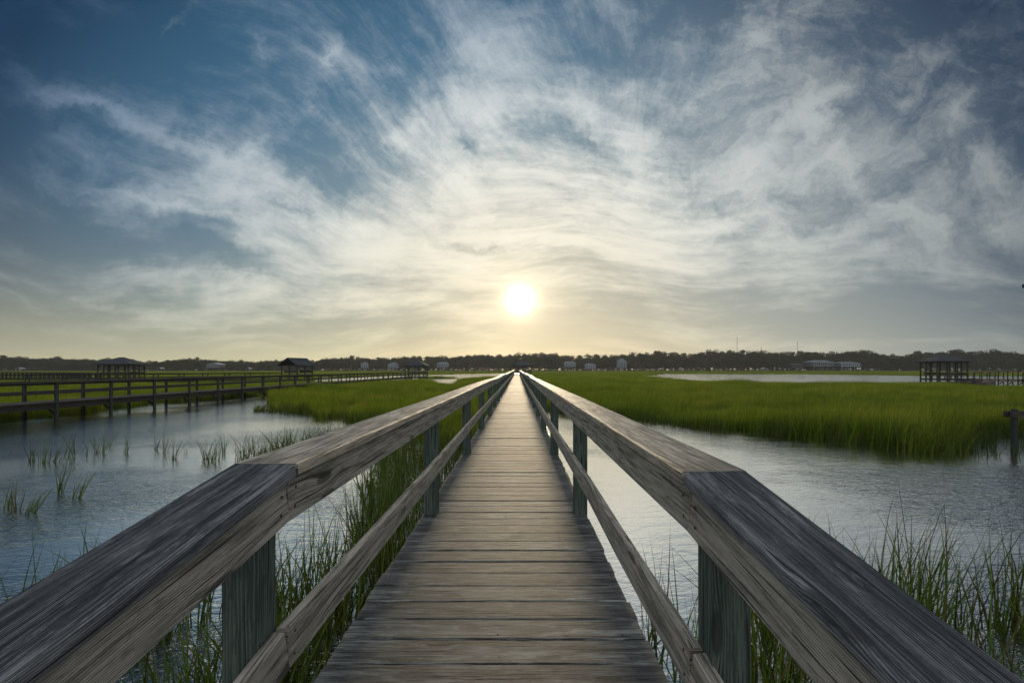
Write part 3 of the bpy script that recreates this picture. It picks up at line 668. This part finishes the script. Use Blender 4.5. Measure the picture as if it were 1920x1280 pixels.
# sparse reeds standing in the water beside the boardwalk
def cl(i, n, w=(.08, 0), s=.1): return blades(60+i, n, .14, .018, .50, 1.15, .38, 5, .5, w, s, (M['reed'], M['straw']), base=-.15)
reeds = [cl(i, 7+2*(i % 3), (.12, -.03)) for i in range(8)]
rp = []; rnd = random.Random(21)
def strew(n, fn, xr, yr, hs=(.8, 1.1)):
    k = 0; t = 0
    while k < n and t < n*60:
        t += 1; x = rnd.uniform(*xr); y = rnd.uniform(*yr); p = fn(x, y)
        if XL-.08 < x < XR+.08: continue
        if rnd.random() < p*min(1, max(0, .25+2.2*(mnoise.noise(Vector((x*1.3, y*1.3, 3)))+.18))):
            rp.append((x, y, 0, rnd.uniform(-1.2, 1.2), rnd.uniform(.8, 1.3), rnd.uniform(*hs), rnd.randrange(8))); k += 1
strew(290, lambda x, y: 1 if x > -1.1-(y*.22) and not (x > -1.5 and y < 2.2) else 0, (-4.2, -.95), (1.6, 13), (.9, 1.25))          # left of the boardwalk
strew(110, lambda x, y: 1, (-2.1, -1.0), (.6, 2.6), (.7, 1.0))
strew(100, lambda x, y: 1 if x > -.95*y+.3 else 0, (-3.9, -1.5), (2.0, 4.4), (.75, 1.05))
strew(95, lambda x, y: 1 if abs(x+7.0-(y-11.5)*.45) < 1.0 else 0, (-8.5, -4.5), (11.2, 15.5), (.6, .85))                # strip showing over the left rail
strew(26, lambda x, y: 1, (-4.7, -3.4), (2.6, 4.6), (.65, .9))
strew(135, lambda x, y: 1 if y < 4.5-.03*x else 0, (2.0, 7.0), (2.3, 4.5), (.95, 1.35))                                   # right foreground
strew(65, lambda x, y: 1 if y < 3.9 else 0, (.95, 2.6), (1.4, 3.8), (.8, 1.1))
strew(40, lambda x, y: 1, (14.0, 19.5), (13.2, 16.2), (.5, .8))
strew(60, lambda x, y: 1, (11.6, 15.2), (12.3, 14.8), (.4, .75))
def fringe(x, y): # stragglers standing out in the water just off the bank
    return 1 if wet(x, y) and any(not wet(x+a, y+b) for a, b in ((0, .9), (.8, .4), (-.8, .4))) else 0
strew(260, fringe, (-15, 21), (11, 26), (.55, .95))
scatter('shore_reeds', rp, reeds, 'loose reeds standing in the shallow water beside the boardwalk')
# countable tufts in the left pond
TUF = [(58, 864, 34, .15, 'single slim leaning tuft farthest left in the back row of the left pond'), (79, 868, 40, .05, 'upright tuft second from the left in the back row'),
 (92, 866, 32, .45, 'short strongly leaning tuft between two upright ones in the back row'), (108, 866, 38, .2, 'fourth tuft from the left in the back row'),
 (136, 855, 44, .1, 'wide airy tuft, fifth from the left in the back row'), (151, 853, 28, .35, 'short tuft close right of the wide airy one'),
 (180, 848, 34, 0, 'narrow upright tuft left of the thick dark clump in the back row'), (190, 848, 38, .25, 'thick dark clump under the pier reflections'),
 (203, 838, 34, .35, 'thin slanting tuft behind the thick dark clump'), (235, 848, 28, .1, 'low spreading tuft in the middle of the back row'),
 (291, 842, 30, .2, 'small tuft just left of the tall swaying clump'), (309, 848, 46, .2, 'tall swaying clump, tallest of the back row'),
 (323, 860, 44, .3, 'single curved tuft right of the tall swaying clump'), (349, 850, 16, 0, 'tiny sprig alone in the open water'),
 (386, 860, 36, -.1, 'open fan shaped tuft left of the rail reeds'), (399, 862, 34, .1, 'second fan shaped tuft near the rail reeds'), (420, 848, 36, 0, 'thin tall tuft nearest the rail reeds'),
 (108, 924, 66, .3, 'large lone tuft in front of the back row'), (139, 934, 44, .5, 'low tuft blown over to the right in the front row'),
 (12, 954, 46, .1, 'upright tuft cut by the left frame edge'), (26, 956, 50, .25, 'loose tuft next to the left frame edge'), (52, 960, 48, .65, 'dark tuft bent low, nearest in the front row')]
for i, (px, py, hp, ln, lab) in enumerate(TUF):
    d = raydir(px, py); t = -EYE/d.z; X_, Y_ = d.x*t, d.y*t; hh = hp*Y_/F*1.3
    me = blades(200+i, 11 if hp > 30 else 7, .07 if 'wide' not in lab else .18, .020, hh*.55, hh*1.08, .30, 4, .3, (ln, 0), .08, (M['reed'], M['straw']), base=-.12)
    o = bpy.data.objects.new('grass_tuft', me); COL.objects.link(o); o.location = (X_, Y_, 0)
    tag(o, lab+' of marsh grass' if 'tuft' not in lab else lab.replace('tuft', 'grass tuft'), 'grass tuft', 'grass tufts standing in the left pond')
# ---------------------------------------------------------------- trees
def foliage(seed, blobs, nleaf, size, matl, name='crown'):
    rr = random.Random(seed); v = []; f = []
    tot = sum(b[3]*b[3] for b in blobs)
    for (bx, by, bz, rx, rz) in blobs:
        for _ in range(int(nleaf*rx*rx/tot)):
            while True:
                a, b, c = rr.uniform(-1, 1), rr.uniform(-1, 1), rr.uniform(-1, 1); l = math.sqrt(a*a+b*b+c*c)
                if .25 < l < 1: break
            k = (.55+.45*rr.random())/l*(1+.25*rr.gauss(0, .5)); k = k if l > .01 else 1
            p = Vector((bx+a*k*rx, by+b*k*rx, bz+c*k*rz)); s_ = size*rr.uniform(.5, 1.4)
            n = Vector((rr.gauss(0, 1), rr.gauss(0, 1), rr.gauss(0, 1)+.6)).normalized(); t = n.orthogonal().normalized()*s_/2; u = n.cross(t)
            i = len(v); v += [p-t-u*.6, p+t-u*.4, p+t*.7+u*.7, p-t*.6+u*.6]; f.append((i, i+1, i+2, i+3))
    me = bpy.data.meshes.new(name); me.from_pydata([tuple(p) for p in v], [], f); me.materials.append(matl); return me
def trunkmesh(seed, h, r, tips):
    rr = random.Random(seed); mb = MB(); pts = [(0, 0, -.5)]; x = y = 0
    for k in range(1, 6):
        x += rr.uniform(-.25, .25); y += rr.uniform(-.2, .2); pts.append((x, y, h*k/5))
    # tapered: stacked sweeps of falling width
    for k in range(5):
        w = r*2*(1-.14*k); mb.sweep([pts[k], pts[k+1]], w, w, w*.28, up=(0, -1, 0))
    for (tx, ty, tz) in tips:
        b = pts[3] if tz < h*.85 else pts[4]
        mb.sweep([b, ((b[0]+tx)/2, (b[1]+ty)/2, (b[2]+tz)/2+.3), (tx, ty, tz)], r*.6, r*.6, r*.1, up=(0, -1, .2))
    return mb.mesh('trunk', M['bark'])
rr = random.Random(77); PINES = []; OAKS = []
for i in range(6):
    h = 16; bl = []
    nb = 7+i % 3
    for k in range(nb):
        a = rr.uniform(0, 6.28); q_ = rr.uniform(.3, 3.2); bz = h*rr.uniform(.66, .98)
        bl.append((q_*math.cos(a), q_*math.sin(a), bz, rr.uniform(1.8, 3.2), rr.uniform(.8, 1.5)))
    bl.append((0, 0, h*.95, 2.4, 1.6))
    PINES.append((trunkmesh(i, h*.93, .22, [(b[0], b[1], b[2]) for b in bl[:nb]]), foliage(i, bl, 900, .62, M['pine'])))
for i in range(5):
    h = 11; bl = []
    for k in range(9):
        a = rr.uniform(0, 6.28); q_ = rr.uniform(0, 3.8); bl.append((q_*math.cos(a), q_*math.sin(a), h*rr.uniform(.35, .86), rr.uniform(1.6, 2.9), rr.uniform(1.2, 2.0)))
    OAKS.append((trunkmesh(30+i, h*.7, .3, [(b[0], b[1], b[2]) for b in bl[:4]]), foliage(50+i, bl, 900, .62, M['oak'])))
TOP = [(-120,668),(0,668),(40,668),(75,672),(100,669),(140,672),(200,672),(240,674),(290,677),(330,673),(370,671),(420,674),(480,677),(520,674),(580,676),(620,670),(660,668),(700,671),(740,668),(800,667),(840,668),(880,664),(940,664),(985,661),(1030,661),(1080,667),(1120,664),(1180,663),(1205,659),(1240,657),(1260,662),(1290,663),(1330,657),(1400,657),(1440,658),(1480,659),(1530,661),(1570,660),(1610,655),(1640,659),(1665,665),(1700,664),(1730,658),(1760,659),(1800,656),(1830,663),(1860,655),(1900,659),(1920,661),(2040,660)]
def topy(px):
    for (a, ya), (b, yb) in zip(TOP[:-1], TOP[1:]):
        if a <= px <= b: return ya+(yb-ya)*(px-a)/(b-a)
    return 664
def tree(kind, px, Y, top, label, cat, group):
    X_ = (px-970)/F*Y; ht = (692-top)/F*Y+EYE-.35
    T, C_ = rr.choice(PINES if kind == 'pine' else OAKS)
    e = empty('pine_tree' if kind == 'pine' else 'oak_tree', (X_, Y, .35), rr.uniform(0, 6.28), label, cat, group)
    s = ht/(16.2 if kind == 'pine' else 10.6); sx = s*rr.uniform(.85, 1.15) if kind == 'pine' else max(s, .9)*rr.uniform(.9, 1.3)
    e.scale = (sx, sx, s)
    for nm, me in (('trunk', T), ('crown', C_)):
        o = bpy.data.objects.new(nm, me); COL.objects.link(o); o.parent = e
x = -110
while x < 2040:      # the skyline pines
    tree('pine', x, rr.uniform(498, 520), topy(x)+rr.uniform(-1.5, 4.0), 'tall dark pine with a ragged crown on the skyline of the far wood', 'pine', 'pines along the far skyline'); x += rr.uniform(9, 19)
x = -110
while x < 2040:      # the lower wall of oaks in front of them
    ty = topy(x); tree('oak', x, rr.uniform(484, 494), ty+(692-ty)*rr.uniform(.16, .5), 'rounded dark green oak at the front of the far wood', 'oak', 'oaks along the far shore'); x += rr.uniform(15, 23)
# the wood that fills in behind and between reads as one mass
mass = [foliage(90+i, [(rr.uniform(-4, 4), rr.uniform(-4, 4), rr.uniform(2, 8.2), rr.uniform(2.2, 3.4), rr.uniform(1.6, 2.4)) for _ in range(8)], 620, .75, M['oak' if i % 2 else 'pine'], 'thicket') for i in range(4)]
wp = []
for Y in (480, 488, 497, 506, 516, 528):
    px = -150
    while px < 2080:
        ty = topy(px); hh = ((692-ty)/F*Y+EYE-.35)*rr.uniform(.82, 1.02)*(.42 if Y < 483 else .72 if Y < 490 else 1)
        wp.append(((px-970)/F*Y, Y+rr.uniform(-3, 3), .3, rr.uniform(0, 6.28), rr.uniform(.8, 1.1)*(.6 if Y < 483 else 1), hh/10.2, rr.randrange(4))); px += rr.uniform(6, 11)
scatter('far_wood', wp, mass, 'dark mixed wood along the far shore')
bushes = [foliage(120+i, [(rr.uniform(-2.5, 2.5), rr.uniform(-1, 1), rr.uniform(.0, 1.8), rr.uniform(1.0, 1.8), rr.uniform(.7, 1.2)) for _ in range(5)], 260, .45, M['oak'], 'bush') for i in range(3)]
bp = []; px = -150
while px < 2080:
    bp.append(((px-970)/F*468, 468+rr.uniform(-1.5, 1.5), .2, rr.uniform(0, 6.28), rr.uniform(.8, 1.4), rr.uniform(.7, 1.5), rr.randrange(3))); px += rr.uniform(3.5, 7)
scatter('shore_bushes', bp, bushes, 'low bushes along the far shore')
# ---------------------------------------------------------------- houses on the far shore
def house(px, Y, pw, ptop, pbot, label, wall='paint', roof='greyroof', storeys=2, kind='gable', stilts=2.2, porch=True, rz=0.0):
    sc = Y/F; X_ = (px-970)*sc; w = pw*sc; zt = EYE+(692-ptop)*sc; zb = max(.35, EYE+(692-pbot)*sc); d = w*.7
    e = empty('stilt_house', (X_, Y, 0), rz, label, 'house')
    H_ = zt-zb; rh = H_*.26; wz0 = zb+min(stilts, H_*.25); wz1 = zt-rh; hw = w/2
    a = MB(); a.box(-hw*.9, hw*.9, -d/2, d/2, wz0, wz1); a.build('wall', M[wall], e)
    s_ = MB()
    for i in range(5): MB().box(-hw*.85+i*hw*.42, -hw*.85+i*hw*.42+.3, -d/2+.1, -d/2+.4, -.3+.35, wz0-.003).build('stilt', M[wall], e)
    r = MB(); o_ = .5
    if kind == 'gable':
        for sx in (-1, 1): r.quad((sx*(hw+o_), -d/2-o_, wz1-.1), (sx*(hw+o_), d/2+o_, wz1-.1), (0, d/2+o_, zt), (0, -d/2-o_, zt))
        n = len(r.v); r.v += [Vector((-hw, -d/2-.02, wz1)), Vector((hw, -d/2-.02, wz1)), Vector((0, -d/2-.02, zt-.15))]; r.face((n, n+1, n+2), [(0, 0)]*3, 1)
    else:
        k = hw*.55; c = [(-hw-o_, -d/2-o_, wz1), (hw+o_, -d/2-o_, wz1), (hw+o_, d/2+o_, wz1), (-hw-o_, d/2+o_, wz1)]; A = (-k, 0, zt); B = (k, 0, zt)
        r.quad(c[0], c[1], B, A); r.quad(c[2], c[3], A, B)
        for p, q_, ap in ((c[1], c[2], B), (c[3], c[0], A)):
            n = len(r.v); r.v += [Vector(p), Vector(q_), Vector(ap)]; r.face((n, n+1, n+2), [(0, 0)]*3)
    r.build('roof', [M[roof], M[wall]], e)
    fh = (wz1-wz0)/storeys; nw = max(3, int(w/2.4))
    for s in range(storeys):
        for i in range(nw):
            xc = -hw*.8+hw*1.6*(i+.5)/nw; MB().box(xc-.45, xc+.45, -d/2-.06, -d/2-.005, wz0+s*fh+.6, wz0+s*fh+fh*.8).build('window', M['glass'], e)
        if porch:
            MB().box(-hw*.92, hw*.92, -d/2-1.6, -d/2-.06, wz0+s*fh-.12, wz0+s*fh).build('porch_floor', M[wall], e)
            MB().box(-hw*.92, hw*.92, -d/2-1.6, -d/2-1.5, wz0+s*fh+.75, wz0+s*fh+.9).build('porch_rail', M[wall], e)
    if porch:
        for i in range(4):
            xc = -hw*.9+hw*1.8*i/3; MB().box(xc-.12, xc+.12, -d/2-1.58, -d/2-1.38, .3, wz1).build('porch_post', M[wall], e)
    if pw > 12 and kind == 'gable': MB().box(hw*.4, hw*.4+.7, 0, .7, zt-rh, zt+.5).build('chimney', M['greypaint'], e)
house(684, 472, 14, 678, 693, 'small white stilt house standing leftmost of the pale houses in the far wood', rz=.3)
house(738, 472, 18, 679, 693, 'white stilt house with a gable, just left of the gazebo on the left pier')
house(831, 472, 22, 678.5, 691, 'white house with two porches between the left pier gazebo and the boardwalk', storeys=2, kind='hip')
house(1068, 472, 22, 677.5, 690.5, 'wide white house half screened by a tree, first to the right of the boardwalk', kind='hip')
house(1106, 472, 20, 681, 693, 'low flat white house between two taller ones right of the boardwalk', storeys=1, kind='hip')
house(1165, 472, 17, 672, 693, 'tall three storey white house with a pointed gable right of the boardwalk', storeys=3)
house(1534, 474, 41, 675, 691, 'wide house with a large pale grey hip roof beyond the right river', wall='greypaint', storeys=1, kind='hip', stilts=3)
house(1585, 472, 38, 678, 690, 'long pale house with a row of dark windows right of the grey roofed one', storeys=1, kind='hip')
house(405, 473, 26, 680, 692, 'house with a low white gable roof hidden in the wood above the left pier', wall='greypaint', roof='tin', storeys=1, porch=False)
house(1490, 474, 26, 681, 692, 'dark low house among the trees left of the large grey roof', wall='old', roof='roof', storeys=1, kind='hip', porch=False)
def shelter(px, pw, label):
    sc = 462/F; X_ = (px-970)*sc; w = pw*sc
    e = empty('boat_shelter', (X_, 462, 0), 0, label, 'boat shelter'); r = MB()
    for sx in (-1, 1): r.quad((sx*w/2, -2.5, 2.9), (sx*w/2, 2.5, 2.9), (0, 2.5, 4.1), (0, -2.5, 4.1))
    r.build('roof', M['tin'], e)
    for a in (-.42, .42):
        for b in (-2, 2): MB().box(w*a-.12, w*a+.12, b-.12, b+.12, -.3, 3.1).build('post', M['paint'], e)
for px, pw, lb in ((38, 12, 'small white roofed boat shelter at the far left end of the marsh'), (302, 8, 'tiny white roofed shelter on the far shore right of the wide low gazebo'), (467, 8, 'tiny white shelter on the far shore left of the gable roofed gazebo'), (904, 12, 'white roofed boat shelter on the far shore just left of the boardwalk'), (1277, 6, 'tiny pale shelter on the far shore past the tall white house'), (1432, 9, 'pale boat shelter under the trees beyond the right river')):
    shelter(px, pw, lb)
def mast(px, top, label):
    Y = 760; sc = Y/F; X_ = (px-970)*sc; h = EYE+(692-top)*sc
    e = empty('radio_mast', (X_, Y, 0), 0, label, 'radio mast'); MB().box(-.2, .2, -.2, .2, 0, h).build('pole', M['mast'], e)
    for k in (.8, .92): MB().box(-.9, .9, -.1, .1, h*k, h*k+.5).build('antenna', M['mast'], e)
mast(1382, 630, 'tallest thin radio mast above the right wood'); mast(1427, 650, 'short mast with a small head between two thin masts'); mast(1495, 641, 'thin radio mast farthest right above the wood')
# ---------------------------------------------------------------- air
hz_ = MB()
me = bpy.data.meshes.new('haze'); X0, X1, Ya, Yb, Z0, Z1 = -1950, 1950, -450, 1250, -1.5, 66
me.from_pydata([(x, y, z) for z in (Z0, Z1) for y in (Ya, Yb) for x in (X0, X1)], [], [(0, 2, 3, 1), (4, 5, 7, 6), (0, 1, 5, 4), (2, 6, 7, 3), (0, 4, 6, 2), (1, 3, 7, 5)])
hm = bpy.data.materials.new('haze'); hm.use_nodes = True; hm.node_tree.nodes.clear()
pv = hm.node_tree.nodes.new('ShaderNodeVolumePrincipled'); ou = hm.node_tree.nodes.new('ShaderNodeOutputMaterial')
pv.inputs['Color'].default_value = (0.82, 0.86, 0.9, 1); pv.inputs['Density'].default_value = 0.00016; pv.inputs['Anisotropy'].default_value = 0.45
hm.node_tree.links.new(pv.outputs[0], ou.inputs['Volume']); me.materials.append(hm)
o = bpy.data.objects.new('haze', me); COL.objects.link(o); o['kind'] = 'stuff'
SC.cycles.volume_bounces = 0
# ---------------------------------------------------------------- light
ld = bpy.data.lights.new('sun', 'SUN'); ld.energy = 1.4; ld.angle = R(2.5); ld.color = (1.0, 0.80, 0.52)
lo = bpy.data.objects.new('sun', ld); COL.objects.link(lo)
sd = raydir(975, 562).normalized(); lo.rotation_euler = sd.to_track_quat('Z', 'Y').to_euler(); lo.location = (0, 0, 60)
SC.cycles.max_bounces = 6; SC.cycles.diffuse_bounces = 2; SC.cycles.glossy_bounces = 3; SC.cycles.transmission_bounces = 3; SC.cycles.transparent_max_bounces = 4
SC.cycles.sample_clamp_indirect = 4; SC.cycles.caustics_reflective = False; SC.cycles.caustics_refractive = False
